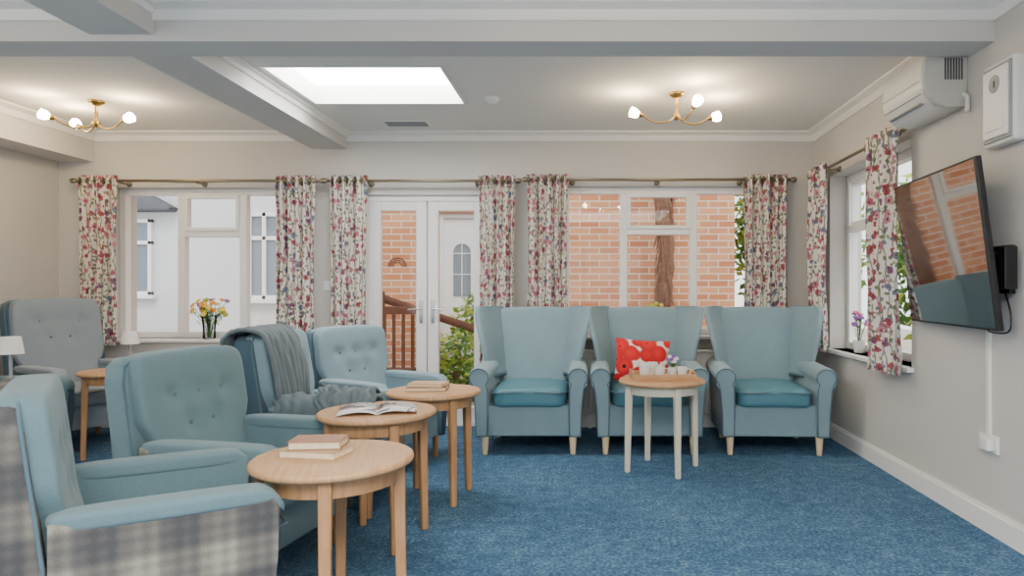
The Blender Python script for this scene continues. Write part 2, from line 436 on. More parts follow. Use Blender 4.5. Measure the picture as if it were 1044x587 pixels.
def radiator(name, xa, xb, z0, z1, y):
    e = empty(name, (0, y, 0))
    rbox('panel', (xa, .02, z0), (xb, .07, z1), M['white'], e, .008)
    n = int((xb-xa)/.045)
    boxes('ribs', [((xa+.03+i*.045, .006, z0+.03), (xa+.055+i*.045, .022, z1-.03)) for i in range(n-1)], M['white'], e, .004)
    rbox('top_grille', (xa-.005, 0, z1), (xb+.005, .085, z1+.02), M['white'], e, .005)
    boxes('brackets', [((xa+.2, .07, z0+.1), (xa+.25, .088, z1-.1)), ((xb-.25, .07, z0+.1), (xb-.2, .088, z1-.1)),
                       ((xa+.1, .03, 0), (xa+.13, .06, z0)), ((xb-.13, .03, 0), (xb-.1, .06, z0))], M['white'], e)
radiator('radiator', -.1, 1.8, .12, .64, YB-.09)
radiator('radiator', -3.7, -2.5, .12, .62, YB-.09)

# ------------------------------------------------------------------ curtains
def curtain(name, w, zt, zb, loc, rotz, pleats=5, seed=0):
    e = empty(name, loc, rotz); rnd = random.Random(seed)
    nx, nz = 110, 36; bm = bmesh.new(); uvl = bm.loops.layers.uv.new('UVMap'); rows = []; uvs = []
    phs = [rnd.uniform(-.5, .5) for _ in range(6)]
    for j in range(nz+1):
        v = j/nz; z = zt+(zb-zt)*v; row = []; ru = []; acc = 0; prev = None
        gather = 1 - .07*math.sin(pi*min(1, v*1.05))
        for i in range(nx+1):
            u = i/nx
            wob = .25*math.sin(v*3+phs[int(u*5) % 6]*4)*v
            ph = u*pleats*2*pi+wob+.5*math.sin(u*9+seed)*v
            amp = .034*(.85+.3*math.sin(u*13+seed*2+v*2))
            x = w/2+(u-.5)*w*gather + .01*math.sin(2*ph)*v
            y = amp*math.sin(ph)+.006*math.sin(v*9+u*20)
            row.append(bm.verts.new((x, y, z)))
            if prev is not None: acc += math.hypot(x-prev[0], y-prev[1])
            prev = (x, y); ru.append((acc+seed*.37, z+seed*.21))
        rows.append(row); uvs.append(ru)
    for j in range(nz):
        for i in range(nx):
            f = bm.faces.new([rows[j][i], rows[j][i+1], rows[j+1][i+1], rows[j+1][i]])
            for lp, (a, b) in zip(f.loops, ((j, i), (j, i+1), (j+1, i+1), (j+1, i))): lp[uvl].uv = uvs[a][b]
    o = from_bm('cloth', bm, M['floral'], e)
    s = o.modifiers.new('s', 'SOLIDIFY'); s.thickness = .004
    bm = bmesh.new()
    for k in range(pleats*2):
        cx = w*(k+.5)/(pleats*2)
        sweep(bm, [(cx, .024*math.cos(a*pi/8), zt-.045+.024*math.sin(a*pi/8)) for a in range(16)], .005, 6, True)
    from_bm('eyelets', bm, M['nickel'], e)
def rod(name, L, loc, rotz, brackets, wy=.12):
    e = empty(name, loc, rotz)
    tube('pole', [(0, 0, 0), (L*.5, 0, 0), (L, 0, 0)], .012, M['nickel'], e, 12)
    for i, x in enumerate((0, L)):
        s = -1 if i == 0 else 1
        lathe('finial_%d' % i, [(0, 0), (.012, 0), (.02, .012), (.024, .03), (.018, .048), (0, .056)], M['nickel'], e, (x, 0, 0), 16, (s, 0, 0))
    for i, b in enumerate(brackets):
        tube('bracket_%d' % i, [(b, wy, -.01), (b, wy*.5, -.014), (b, 0, -.014)], .008, M['nickel'], e)
        lathe('rose_%d' % i, [(0, 0), (.025, 0), (.02, .012), (0, .014)], M['nickel'], e, (b, wy, -.01), 16, (0, -1 if wy > 0 else 1, 0))
    return e
YC = 5.68; ZT = 2.115
curtain('curtain', .33, ZT, .70, (-4.25, YC, 0), 0, 5, 1)
curtain('curtain', .34, ZT, .72, (-2.61, YC, 0), 0, 5, 2)
curtain('curtain', .31, ZT, .05, (-2.15, YC, 0), 0, 5, 3)
curtain('curtain', .30, ZT, .05, (-.91, YC, 0), 0, 5, 4)
curtain('curtain', .34, ZT+.01, .72, (-.51, YC, 0), 0, 5, 5)
curtain('curtain', .37, ZT+.01, .72, (1.29, YC, 0), 0, 5, 6)
curtain('curtain', .40, ZT+.02, .68, (1.82, 5.22, 0), pi/2, 5, 7)
curtain('curtain', .46, ZT+.02, .65, (1.82, 4.0, 0), pi/2, 5, 8)
rod('curtain_rod', 2.02, (-4.26, YC, ZT-.045), 0, [.36, 1.0, 1.66])
rod('curtain_rod', 1.56, (-2.17, YC, ZT-.045), 0, [.33, 1.23])
rod('curtain_rod', 2.18, (-.50, YC, ZT-.035), 0, [.36, 1.08, 1.78])
rod('curtain_rod', 1.56, (1.82, 3.98, ZT-.025), pi/2, [.52, 1.22], -.097)

# ------------------------------------------------------------------ furniture
def face(a): return math.radians(a+90)   # local -Y points to heading a (deg from +X)

def wingback(loc, rot, name='wingback_armchair'):
    e = empty(name, loc, rot)
    fab = M['fab']
    lean = lambda z: .2*(max(z, .4)-.4)
    rbox('seat_base', (-.29, -.345, .13), (.29, .27, .345), fab, e, .012, 3)
    puff('seat_cushion', (0, -.085, .395), (.262, .30, .072), M['vinyl'], e, 7, 12,
         lambda v: (v.x, v.y, v.z+.012*(1-(v.x/.27)**2)))
    tube('cushion_piping', catmull([(-.25, -.37, .44), (0, -.375, .445), (.25, -.37, .44), (.255, .18, .44), (-.255, .18, .44)], 4, True), .005, M['pipe'], e, 6, True)
    def bf(v):
        t_ = (v.z-.35)/.68
        return (v.x*(.86+.20*t_), v.y+lean(v.z)-.012*math.cos(v.x*5), v.z+.006*math.cos(v.x*8)*max(0, t_))
    puff('back', (0, .25, .695), (.285, .065, .328), fab, e, 12, 16, bf)
    for s in (-1, 1):
        bm = bmesh.new(); rows = []; n = 16
        for i in range(n+1):
            t_ = i/n; z = .50+.535*t_
            xi = .225+.06*t_; yi = .235+lean(z)
            xo = .325+.10*min(1, t_*1.15)**1.2
            yf = .02 - .055*math.sin(pi*min(1, max(0, t_-.05))) + .09*t_**2
            if t_ < .25: yf += -.10*(1-t_/.25)**2
            th = .024
            a = Vector((xi, yi)); b = Vector((xo, yf)); d = (b-a).normalized(); nn = Vector((d.y, -d.x))
            m_ = a.lerp(b, .55)+nn*(-.018)
            ring = []
            ctr = [a, a.lerp(m_, .5), m_, m_.lerp(b, .55), b]
            for c_ in ctr: ring.append((c_+nn*th))
            ring.append(b+d*th*.9+nn*th*.5); ring.append(b+d*th*.9-nn*th*.5)
            for c_ in ctr[::-1]: ring.append((c_-nn*th))
            rows.append([bm.verts.new((s*p.x, p.y, z)) for p in ring])
        m = len(rows[0])
        for i in range(n):
            for k in range(m): bm.faces.new([rows[i][k], rows[i][(k+1) % m], rows[i+1][(k+1) % m], rows[i+1][k]])
        fb = bm.faces.new(rows[0]); ft = bm.faces.new(rows[-1][::-1])
        bmesh.ops.bevel(bm, geom=list(ft.edges), offset=.012, segments=3, profile=.5, affect='EDGES')
        from_bm('wing_%s' % ('l' if s < 0 else 'r'), bm, fab, e, True, True)
    prof = []
    for k in range(13):
        a = -.25*pi+1.5*pi*k/12
        prof.append((.335+.072*math.cos(a)+.012, .552+.066*math.sin(a)))
    inner = [(.284, .47), (.282, .3), (.286, .13)]; outer = [(.368, .13), (.372, .3), (.386, .46)]
    arm = outer + prof + inner
    for s in (-1, 1):
        pts = [(s*x, z) for x, z in arm]
        def af(v):
            k = (v.y+.385)/.60
            return (v.x - s*.02*k*max(0, (v.z-.3)), v.y+(.03*max(0, .3-v.z)), v.z+.02*k*(1 if v.z > .45 else 0))
        prism('arm_%s' % ('l' if s < 0 else 'r'), pts, 'xz', -.385, .25, fab, e, .014, 3, af)
        tube('arm_piping_%s' % ('l' if s < 0 else 'r'), [(s*x, -.386+.03*max(0, .3-z), z) for x, z in [(.335+(px-.335)*.93, .4+(pz-.4)*.96) for px, pz in arm]], .0045, M['pipe'], e, 6, True)
    rbox('rear_panel', (-.30, .22, .13), (.30, .30, .5), fab, e, .02, 3)
    for i, (x, y) in enumerate(((-.31, -.33), (.31, -.33), (-.29, .24), (.29, .24))):
        lathe('leg_%d' % (i+1), [(0, 0), (.017, 0), (.019, .01), (.028, .13), (.028, .15), (0, .15)], M['pale'], e, (x, y, 0), 16)
    return e
wingback((-.42, 5.15, 0), 0)
wingback((.43, 5.15, 0), 0)
wingback((1.325, 5.13, 0), math.radians(-3))

def lounge(loc, heading, inner, outer, top=.88, arm=.57, name='button_back_armchair', W=.33, lean=.16, shellmat=None):
    e = empty(name, loc, face(heading)); shellmat = shellmat or outer
    xi = W-.08
    L = lambda z: lean*(max(z, .38)-.38)
    rbox('seat_base', (-xi-.01, -.33, .15), (xi+.01, .20, .33), inner, e, .012, 3)
    puff('seat_cushion', (0, -.10, .37), (xi+.002, .28, .07), inner, e, 7, 12, lambda v: (v.x, v.y, v.z+.014*(1-(v.x/.27)**2)))
    tube('cushion_piping', catmull([(-xi+.01, -.365, .415), (0, -.37, .42), (xi-.01, -.365, .415), (xi, .12, .415), (-xi, .12, .415)], 4, True), .005, M['pipe'], e, 6, True)
    btn = [(-.13, top-.17), (0, top-.17), (.13, top-.17), (-.065, top-.29), (.065, top-.29)]
    hz = (top-.34)/2; cz = .34+hz
    def bf(v):
        t_ = (v.z-.34)/(top-.34)
        y = v.y
        if v.y < .185:
            for bx, bz in btn:
                y += .022*math.exp(-((v.x-bx)**2+(v.z-bz)**2)/.0012)
            y -= .012*math.exp(-((t_-.15)/.15)**2)
        wide = 1.0+.20*min(1, max(0, (v.z-arm+.02)/.08))
        return (v.x*wide, y+L(v.z), v.z+.012*math.cos(v.x*5)*max(0, t_))
    puff('back_pad', (0, .185, cz), (xi+.005, .06, hz), inner, e, 9, 26, bf)
    sh = [(-W+.02, .15), (W-.02, .15), (W, .45), (W-.002, top-.10), (W-.02, top-.035), (W-.07, top-.006), (-W+.07, top-.006), (-W+.02, top-.035), (-W+.002, top-.10), (-W, .45)]
    prism('back_shell', sh, 'xz', .185, .285, shellmat, e, .022, 3, lambda v: (v.x, v.y+L(v.z)-(.02*max(0, .4-v.z)), v.z))
    tube('back_piping', [(x, .190+L(z), z) for x, z in sh], .005, M['pipe'], e, 6, True)
    for s in (-1, 1):
        nm = 'l' if s < 0 else 'r'
        ap = [(-.335, .15), (-.35, .35), (-.358, arm-.07), (-.345, arm-.028), (.19, arm-.012), (.19, .15)]
        prism('arm_side_%s' % nm, ap, 'yz', s*(W-.07), s*W, outer, e, .012, 3)
        prism('arm_inside_%s' % nm, [(-.345, .17), (-.36, arm-.07), (-.345, arm-.03), (.18, arm-.015), (.18, .17)], 'yz', s*(W-.09), s*(W-.06), inner, e, .008, 2)
        def pf(v):
            k = (v.y+.375)
            dz = -.05*max(0, 1-k/.07)**2
            return (v.x, v.y, v.z+dz+.015*k)
        puff('arm_pad_%s' % nm, (s*(W-.045), -.09, arm-.024), (.052, .285, .028), inner, e, 4, 12, pf)
    bm = bmesh.new()
    for bx, bz in btn:
        mat = Matrix.Translation((bx, .135+L(bz)+.008, bz)) @ Matrix.Diagonal((1, .5, 1, 1))
        bmesh.ops.create_uvsphere(bm, u_segments=12, v_segments=8, radius=.013, matrix=mat)
    from_bm('buttons', bm, M['pipe'], e)
    for i, (x, y) in enumerate(((-W+.06, -.29), (W-.06, -.29), (-W+.06, .20), (W-.06, .20))):
        lathe('leg_%d' % (i+1), [(0, 0), (.015, 0), (.024, .15), (.024, .17), (0, .17)], M['oakleg'], e, (x, y, 0), 16)
    return e
lounge((-1.40, 2.10, 0), 35, M['fab2'], M['plaid'], .885, .57, lean=.12)
lounge((-1.48, 2.90, 0), -9, M['fab2'], M['plaid'], .895, .565, shellmat=M['fab2'])
throwchair = lounge((-1.42, 3.72, 0), 3, M['fab'], M['fabdark'], .93, .57)
lounge((-1.45, 4.66, 0), -28, M['fab'], M['fabdark'], .90, .57)
lounge((-3.90, 5.20, 0), -25, M['fab3'], M['fabdark'], 1.09, .60)
lounge((-3.86, 4.33, 0), 0, M['fab2'], M['fabdark'], .64, .57, name='low_armchair')

def strip(name, path, wdir, w, mat, parent, seed=0, amp=.018, nv=30):
    P = catmull(path, 8); n = len(P); wd = Vector(wdir).normalized(); bm = bmesh.new(); rows = []
    for i, p in enumerate(P):
        d = (P[min(i+1, n-1)]-P[max(i-1, 0)]).normalized(); nr = wd.cross(d).normalized()
        row = []
        for k in range(nv+1):
            u = k/nv-.5
            nz_ = noise.noise(Vector((u*6+seed, i*.12, seed*3)))+.6*math.sin(u*30+i*.1+seed)
            edge = .03*noise.noise(Vector((i*.3, seed, u)))
            row.append(bm.verts.new(p+wd*(u*w+edge*(2*u))+nr*(abs(nz_)*amp)))
        rows.append(row)
    for i in range(n-1):
        for k in range(nv): bm.faces.new([rows[i][k], rows[i][k+1], rows[i+1][k+1], rows[i+1][k]])
    o = from_bm(name, bm, mat, parent)
    s = o.modifiers.new('s', 'SOLIDIFY'); s.thickness = .018; s.offset = 0
    ss = o.modifiers.new('ss', 'SUBSURF'); ss.levels = 1; ss.render_levels = 1
    return o
thr = empty('knitted_throw', throwchair.location, throwchair.rotation_euler[2])
strip('drape_back', [(-.13, .33, .40), (-.13, .365, .60), (-.13, .40, .80), (-.13, .40, .93), (-.13, .34, .965), (-.13, .23, .955), (-.13, .175, .88), (-.13, .13, .7), (-.13, .09, .5), (-.13, -.05, .475), (-.13, -.3, .475)], (1, 0, 0), .44, M['throw'], thr, 1, .024)
strip('drape_arm', [(.12, -.10, .475), (-.05, -.10, .485), (-.17, -.10, .50), (-.22, -.10, .57), (-.25, -.10, .61), (-.31, -.10, .61), (-.365, -.10, .56), (-.375, -.10, .44), (-.38, -.10, .34)], (0, 1, 0), .50, M['throw'], thr, 4, .024)
strip('drape_fold', [(.10, -.2, .50), (-.06, -.2, .53), (-.18, -.2, .56), (-.24, -.2, .635), (-.32, -.2, .635), (-.385, -.2, .55)], (0, 1, 0), .28, M['throw'], thr, 9, .03)

def round_table(loc, r=.265, h=.6, rot=0, legmat=None, topmat=None, name='round_side_table'):
    e = empty(name, loc, rot); legmat = legmat or M['oakleg']
    lathe('top', [(0, h-.028), (r-.012, h-.028), (r-.003, h-.022), (r, h-.014), (r-.003, h-.005), (r-.01, h), (0, h)], topmat or M['oak'], e, seg=64)
    lathe('apron', [(r-.065, h-.028), (r-.065, h-.085), (r-.05, h-.085), (r-.05, h-.028)], legmat, e, seg=48)
    for i in range(4):
        a = i*pi/2; c = r-.052; bm = bmesh.new()
        add_box(bm, (-1, -1, 0), (1, 1, h-.03))
        for v in bm.verts:
            k = .0155 if v.co.z < .01 else .021
            off = .012 if v.co.z < .01 else 0
            v.co.x = v.co.x*k; v.co.y = v.co.y*k; v.co.x += c+off
        bmesh.ops.bevel(bm, geom=bm.edges[:], offset=.006, segments=3, profile=.5, affect='EDGES')
        bmesh.ops.rotate(bm, verts=bm.verts[:], cent=(0, 0, 0), matrix=Matrix.Rotation(a, 3, 'Z'))
        from_bm('leg_%d' % (i+1), bm, legmat, e, True, True)
    return e
round_table((-.855, 2.29, 0), .262, .6, math.radians(-76))
round_table((-.98, 3.17, 0), .268, .6, math.radians(-55))
round_table((-.865, 3.82, 0), .26, .6, math.radians(-50))
round_table((-3.28, 4.78, 0), .25, .6, math.radians(-50))
round_table((-3.37, 3.74, 0), .25, .62, math.radians(-50))
round_table((.475, 4.42, 0), .28, .585, math.radians(-72), M['creamleg'])

def book(name, loc, rotz, w, d, h, cover):
    e = empty(name, loc, rotz)
    boxes('pages', [((-w/2+.004, -d/2+.004, .002), (w/2-.004, d/2-.002, h-.002))], M['pages'], e)
    boxes('cover', [((-w/2, -d/2, 0), (w/2, d/2, .003)), ((-w/2, -d/2, h-.003), (w/2, d/2, h)), ((-w/2, d/2-.003, .003), (w/2, d/2, h-.003))], cover, e)
book('paperback_book', (-.915, 2.30, .6005), math.radians(-10), .2, .13, .026, M['cover2'])
book('paperback_book', (-.91, 2.305, .6275), math.radians(5), .17, .115, .028, M['cover1'])
book('hardback_book', (-.90, 3.82, .6005), math.radians(5), .22, .15, .022, M['cover1'])
book('hardback_book', (-.895, 3.82, .6235), math.radians(-6), .20, .14, .018, M['cover2'])
e = empty('open_magazine', (-.97, 3.15, .6005), math.radians(14)); bm = bmesh.new(); R = []
for i in range(25):
    u = i/24*2-1; z = .004+.02*math.sin(min(1, abs(u))*pi)**.7*(1-abs(u)*.4) if abs(u) > .01 else .004
    R.append([bm.verts.new((u*.175, y, z)) for y in (-.13, .13)])
for a, b in zip(R, R[1:]): bm.faces.new([a[0], b[0], b[1], a[1]])
o = from_bm('pages', bm, M['mag'], e); s = o.modifiers.new('s', 'SOLIDIFY'); s.thickness = .004; s.offset = -1

def table_lamp(loc, k=1):
    e = empty('table_lamp', loc)
    lathe('base', [(0, 0), (.06*k, 0), (.06*k, .012*k), (.02*k, .022*k), (.008*k, .04*k), (.008*k, .2*k), (.012*k, .21*k), (.008*k, .22*k), (.008*k, .25*k), (0, .25*k)], M['greyplastic'], e, seg=24)
    lathe('shade', [(.06*k, .185*k), (.045*k, .28*k), (.042*k, .28*k), (.057*k, .185*k)], M['shade'], e, seg=32)
table_lamp((-3.19, 3.77, .6205)); table_lamp((-3.27, 4.87, .6005), .95)

e = empty('poppy_cushion', (.40, 5.085, .635)); e.rotation_euler = (math.radians(-14), math.radians(4), 0)
bm = bmesh.new(); bmesh.ops.create_cube(bm, size=2); bmesh.ops.subdivide_edges(bm, edges=bm.edges[:], cuts=14, use_grid_fill=True)
for v in bm.verts:
    x, y, z = v.co
    th = .06*(max(0, 1-abs(x)**2.5)*max(0, 1-abs(z)**2.5))**.6+.004
    v.co = Vector((x*.205*(1-.06*(1-z*z)), y*th, z*.16*(1-.06*(1-x*x))))
from_bm('pad', bm, M['poppy'], e)

TY = 4.42
e = empty('wooden_tray', (.475, TY, .5855), math.radians(3))
boxes('tray', [((-.2, -.13, 0), (.2, .13, .012)), ((-.2, -.13, .012), (.2, -.118, .04)), ((-.2, .118, .012), (.2, .13, .04)),
               ((-.2, -.118, .012), (-.188, .118, .055)), ((.188, -.118, .012), (.2, .118, .055))], M['oak'], e, .003)
def cup(name, loc, r=.03, h=.06, mat=None):
    e = empty(name, loc)
    lathe('body', [(0, 0), (r*.8, 0), (r, h), (r-.003, h), (r*.75, .005), (0, .005)], mat or M['plastic'], e, (0, 0, 0), 24)
    tube('handle', catmull([(r*.9, 0, h*.8), (r+.018, 0, h*.75), (r+.018, 0, h*.35), (r*.85, 0, h*.25)], 5), .004, mat or M['plastic'], e)
cup('ceramic_mug', (.36, TY-.04, .598), .036, .085); cup('ceramic_mug', (.455, TY-.06, .598), .034, .075)
cup('ceramic_mug', (.42, TY+.04, .598), .034, .09); cup('ceramic_mug', (.60, TY-.05, .598), .032, .07)

def flowers(name, loc, n, spread, hgt, mats, leafm=None, fl=.018):
    e = empty(name, loc); bms = [bmesh.new() for _ in mats]; sb = bmesh.new(); lb = bmesh.new()
    rnd = random.Random(n+int(abs(loc[0])*10))
    for i in range(n):
        a = rnd.uniform(0, 2*pi); q = rnd.random()**.6*spread; z = hgt*rnd.uniform(.66, 1.0)-q*.4
        tip = Vector((q*math.cos(a), q*math.sin(a)*.6-.01, z))
        sweep(sb, catmull([(tip.x*.08, tip.y*.08, .01), (tip.x*.3, tip.y*.3, z*.5), tip], 4), .002, 5)
        bm = bms[i % len(mats)]; ax = (tip-Vector((0, .1, hgt*.4))).normalized()
        Rm = Vector((0, 0, 1)).rotation_difference(ax).to_matrix().to_4x4()
        bmesh.ops.create_uvsphere(bm, u_segments=8, v_segments=6, radius=fl*.4, matrix=Matrix.Translation(tip))
        for k in range(8):
            mt = Matrix.Translation(tip) @ Rm @ Matrix.Rotation(k*pi/4, 4, 'Z') @ Matrix.Translation((fl*.7, 0, fl*.12)) @ Matrix.Diagonal((fl*.6, fl*.33, fl*.16, 1))
            bmesh.ops.create_uvsphere(bm, u_segments=6, v_segments=4, radius=1, matrix=mt)
        for k in range(4):
            p = tip*rnd.uniform(.5, .9); d = Vector((rnd.uniform(-1, 1), rnd.uniform(-1, 1)*.6, rnd.uniform(0, .8))).normalized()
            sd = d.cross(Vector((0, 0, 1))).normalized(); L_ = fl*1.8
            vs = [lb.verts.new(p), lb.verts.new(p+d*L_*.5+sd*L_*.2), lb.verts.new(p+d*L_), lb.verts.new(p+d*L_*.5-sd*L_*.2)]
            lb.faces.new(vs)
    for bm, m_ in zip(bms, mats): from_bm('blooms', bm, m_, e)
    from_bm('stems', sb, M['stem'], e); from_bm('leaves', lb, leafm or M['leaf'], e)
    return e
e = flowers('vase_of_flowers', (-3.20, YB-.04, .7505), 36, .15, .38, [M['orange'], M['yellow'], M['yellow'], M['purple'], M['orange'], M['leafy']], fl=.022)
lathe('vase', [(0, 0), (.045, 0), (.05, .01), (.048, .08), (.058, .17), (.075, .2), (.072, .2), (.054, .165), (.043, .08), (.044, .012), (0, .012)], M['vglass'], e, seg=32)
e = flowers('potted_plant', (.58, YB-.07, .7805), 22, .12, .29, [M['leafy'], M['yellow']], leafm=M['leafy'])
lathe('pot', [(0, 0), (.04, 0), (.055, .09), (.05, .09), (.036, .01), (0, .01)], M['plastic'], e)
e = flowers('lavender_pot', (.55, TY+.03, .598), 14, .04, .15, [M['purple'], M['plastic']], fl=.012)
lathe('pot', [(0, 0), (.024, 0), (.03, .06), (.026, .06), (.02, .005), (0, .005)], M['plastic'], e)
e = flowers('potted_plant', (1.99, 5.02, .7005), 12, .06, .33, [M['pink'], M['purple']], fl=.018)
lathe('pot', [(0, 0), (.035, 0), (.045, .09), (.04, .09), (.032, .01), (0, .01)], M['plastic'], e)

# ------------------------------------------------------------------ wall items
e = empty('television')
tl = Vector((1.782, 3.95, 1.74)); tr_ = Vector((1.685, 3.0, 1.732)); br = Vector((1.80, 3.0, .986)); bl = Vector((1.861, 3.95, .991))
cx = (tl+tr_+br+bl)/4
ux = ((tr_-tl)+(br-bl)).normalized(); uz = ((tl-bl)+(tr_-br)).normalized(); uy = uz.cross(ux).normalized()
uz = ux.cross(uy).normalized()
back = uy if uy.x > 0 else -uy
Mx = Matrix((ux, back, uz)).transposed().to_4x4(); Mx.translation = cx
e.matrix_world = Mx
w_, h_ = .475, .377
rbox('bezel', (-w_-.012, 0, -h_-.012), (w_+.012, .03, h_+.012), M['black'], e, .005)
boxes('screen', [((-w_, -.002, -h_), (w_, .004, h_))], M['screen'], e)
rbox('rear_housing', (-w_*.7, .03, -h_*.7), (w_*.7, .055, h_*.55), M['black'], e, .01)
b = empty('tv_wall_bracket', (0, 0, 0))
rbox('wall_plate', (XR-.03, 3.06, 1.14), (XR, 3.22, 1.36), M['black'], b, .005)
boxes('arms', [((1.84, 3.12, 1.30), (XR-.03, 3.17, 1.33)), ((1.84, 3.12, 1.18), (XR-.03, 3.17, 1.21)), ((1.84, 3.12, 1.18), (1.85, 3.3, 1.33)),
               ((1.83, 3.0, 1.16), (XR-.03, 3.05, 1.35))], M['black'], b, .004)
tube('cable', catmull([(XR-.03, 3.1, 1.16), (1.88, 3.04, 1.05), (1.87, 3.04, .97), (1.885, 3.2, .96), (XR-.012, 3.27, .98)]), .004, M['black'], b)
boxes('cable_conduit', [((XR-.016, 3.24, .47), (XR, 3.27, 1.0))], M['plastic'], None, .003)
e = empty('wall_socket')
rbox('plate', (XR-.014, 3.18, .385), (XR, 3.33, .47), M['plastic'], e, .004)
rbox('plug', (XR-.05, 3.20, .40), (XR-.014, 3.25, .45), M['plastic'], e, .006)
boxes('switches', [((XR-.018, 3.27, .435), (XR-.013, 3.285, .45)), ((XR-.018, 3.295, .435), (XR-.013, 3.31, .45))], M['white'], e)
e = empty('air_conditioner')
acp = [(XR, 2.37), (1.74, 2.37), (1.715, 2.355), (1.70, 2.31), (1.695, 2.21), (1.71, 2.15), (1.76, 2.10), (1.82, 2.085), (XR, 2.085)]
prism('body', acp, 'xz', 3.48, 3.94, M['plastic'], e, .008)
prism('end_cap', [((x-XR)*1.015+XR, (z-2.22)*1.02+2.22) for x, z in acp], 'xz', 3.45, 3.485, M['acend'], e, .01)
boxes('louvre', [((1.715, 3.54, 2.118), (1.78, 3.90, 2.125))], M['greyplastic'], e)
boxes('front_seam', [((1.692, 3.50, 2.225), (1.70, 3.93, 2.229)), ((1.700, 3.50, 2.16), (1.708, 3.93, 2.163))], M['greyplastic'], e)
boxes('vent_slots', [((1.80+i*.014, 3.446, 2.22), (1.805+i*.014, 3.451, 2.33)) for i in range(7)], M['black'], e)
tube('pipework', catmull([(XR-.02, 3.46, 2.15), (XR-.02, 3.42, 2.12), (XR-.02, 3.42, 2.05)]), .012, M['plastic'], e)
e = empty('wall_control_box')
rbox('box', (1.86, 2.98, 1.815), (XR, 3.22, 2.195), M['plastic'], e, .014, 4)
rbox('surround', (1.852, 2.995, 1.833), (1.862, 3.205, 2.177), M['greyplastic'], e, .004, 2)
rbox('door_panel', (1.842, 3.008, 1.848), (1.856, 3.192, 2.162), M['white'], e, .006, 3)
lathe('dial_ring', [(0, 0), (.04, 0), (.04, .003), (.034, .004), (.034, .002), (0, .002)], M['greyplastic'], e, (1.843, 3.10, 2.09), 24, (-1, 0, 0))
boxes('indicator', [((1.838, 3.098, 2.075), (1.841, 3.102, 2.105))], M['black'], e)
rbox('lower_flap', (1.838, 3.03, 1.88), (1.844, 3.17, 1.95), M['plastic'], e, .003)
rbox('light_switch', (-2.25, YB-.012, 1.16), (-2.17, YB, 1.24), M['plastic'], None, .004)

def ceiling_light(loc, angs):
    e = empty('ceiling_light', loc)
    lathe('rose', [(0, 0), (.052, 0), (.052, -.012), (.03, -.028), (.012, -.04), (.010, -.13), (.02, -.14), (.026, -.158), (.018, -.175), (.006, -.185), (0, -.195)], M['brass'], e, seg=24)
    for i, a in enumerate(angs):
        c, s = math.cos(math.radians(a)), math.sin(math.radians(a))
        P = [(0, -.15), (.05, -.19), (.13, -.205), (.20, -.18), (.235, -.155)]
        tube('arm_%d' % (i+1), catmull([(q*c, q*s, z) for q, z in P]), .006, M['brass'], e, 8)
        ax = (c*.85, s*.85, .45 if i % 2 else .25)
        lathe('socket_%d' % (i+1), [(0, 0), (.014, 0), (.02, .02), (.02, .03), (0, .03)], M['brass'], e, (.232*c, .232*s, -.158), 16, ax)
        av = Vector(ax).normalized(); p = Vector((.232*c, .232*s, -.158))+av*.03
        lathe('glass_%d' % (i+1), [(0, 0), (.018, 0), (.03, .02), (.032, .038), (.034, .055), (.026, .06), (0, .066)], M['bulb'], e, p, 12, ax)
ceiling_light((.60, 4.65, ZC), (185, 290, 15))
ceiling_light((-3.49, 4.84, ZC), (215, 150, 345))
ceiling_light((-3.3, 1.6, ZC), (30, 150, 270))  # unseen fitting added in the near bay to brighten the room
ceiling_light((.2, 1.9, ZC), (30, 150, 270))  # another added fitting out of view, extra interior light
e = empty('smoke_detector', (-.67, 4.75, ZC))
lathe('body', [(0, 0), (.05, 0), (.05, -.012), (.04, -.03), (.028, -.034), (.026, -.045), (0, -.045)], M['plastic'], e, seg=24)
e = empty('ceiling_vent', (-1.45, 5.45, ZC))
boxes('frame', [((-.18, -.08, -.012), (.18, .08, 0))], M['white'], e, .003)
boxes('slats', [((-.16, -.065+i*.022, -.02), (.16, -.055+i*.022, -.01)) for i in range(6)], M['greyplastic'], e)

# ------------------------------------------------------------------ exterior
boxes('ground_outside', [((-14, YB+.3, -.14), (10, 22, -.04))], M['paving'])
boxes('ground_side', [((XR+.3, -6, -.14), (10, YB+.3, -.04))], M['paving'])
YK = 7.75
slab('brick_house', 1, YK, YK+.3, -3.0, 1.66, -.04, 5.2, [(-1.72, -1.18, .0, 2.05)], M['brick'])
slab('brick_house_return', 0, 1.36, 1.66, YK+.3, 12, -.04, 5.2, [], M['brick'])
e = empty('door_2', (0, YK+.05, 0))
boxes('frame', [((-1.72, 0, 0), (-1.66, .1, 2.05)), ((-1.24, 0, 0), (-1.18, .1, 2.05)), ((-1.66, 0, 1.99), (-1.24, .1, 2.05))], M['upvc'], e, .004)
boxes('panel', [((-1.66, .03, 0), (-1.24, .07, 1.99))], M['upvc'], e)
prism('lead_light', [(-1.55, 1.1), (-1.35, 1.1), (-1.35, 1.6)]+[(-1.45+.10*math.cos(k*pi/10), 1.6+.10*math.sin(k*pi/10)) for k in range(1, 10)]+[(-1.55, 1.6)], 'xz', .02, .035, M['extglass'], e)
boxes('glazing_bars', [((-1.455, .012, 1.1), (-1.445, .02, 1.7)), ((-1.55, .012, 1.34), (-1.35, .02, 1.35)), ((-1.55, .012, 1.58), (-1.35, .02, 1.59))], M['upvc'], e)
e = empty('white_house', (0, 0, 0))
boxes('walls', [((-12, 9.5, -.04), (-5.2, 9.8, 2.9)), ((-5.2, 8.7, -.04), (-3.05, 9.0, 4.5)), ((-5.2, 9.0, -.04), (-5.05, 9.8, 4.5))], M['render'], e)
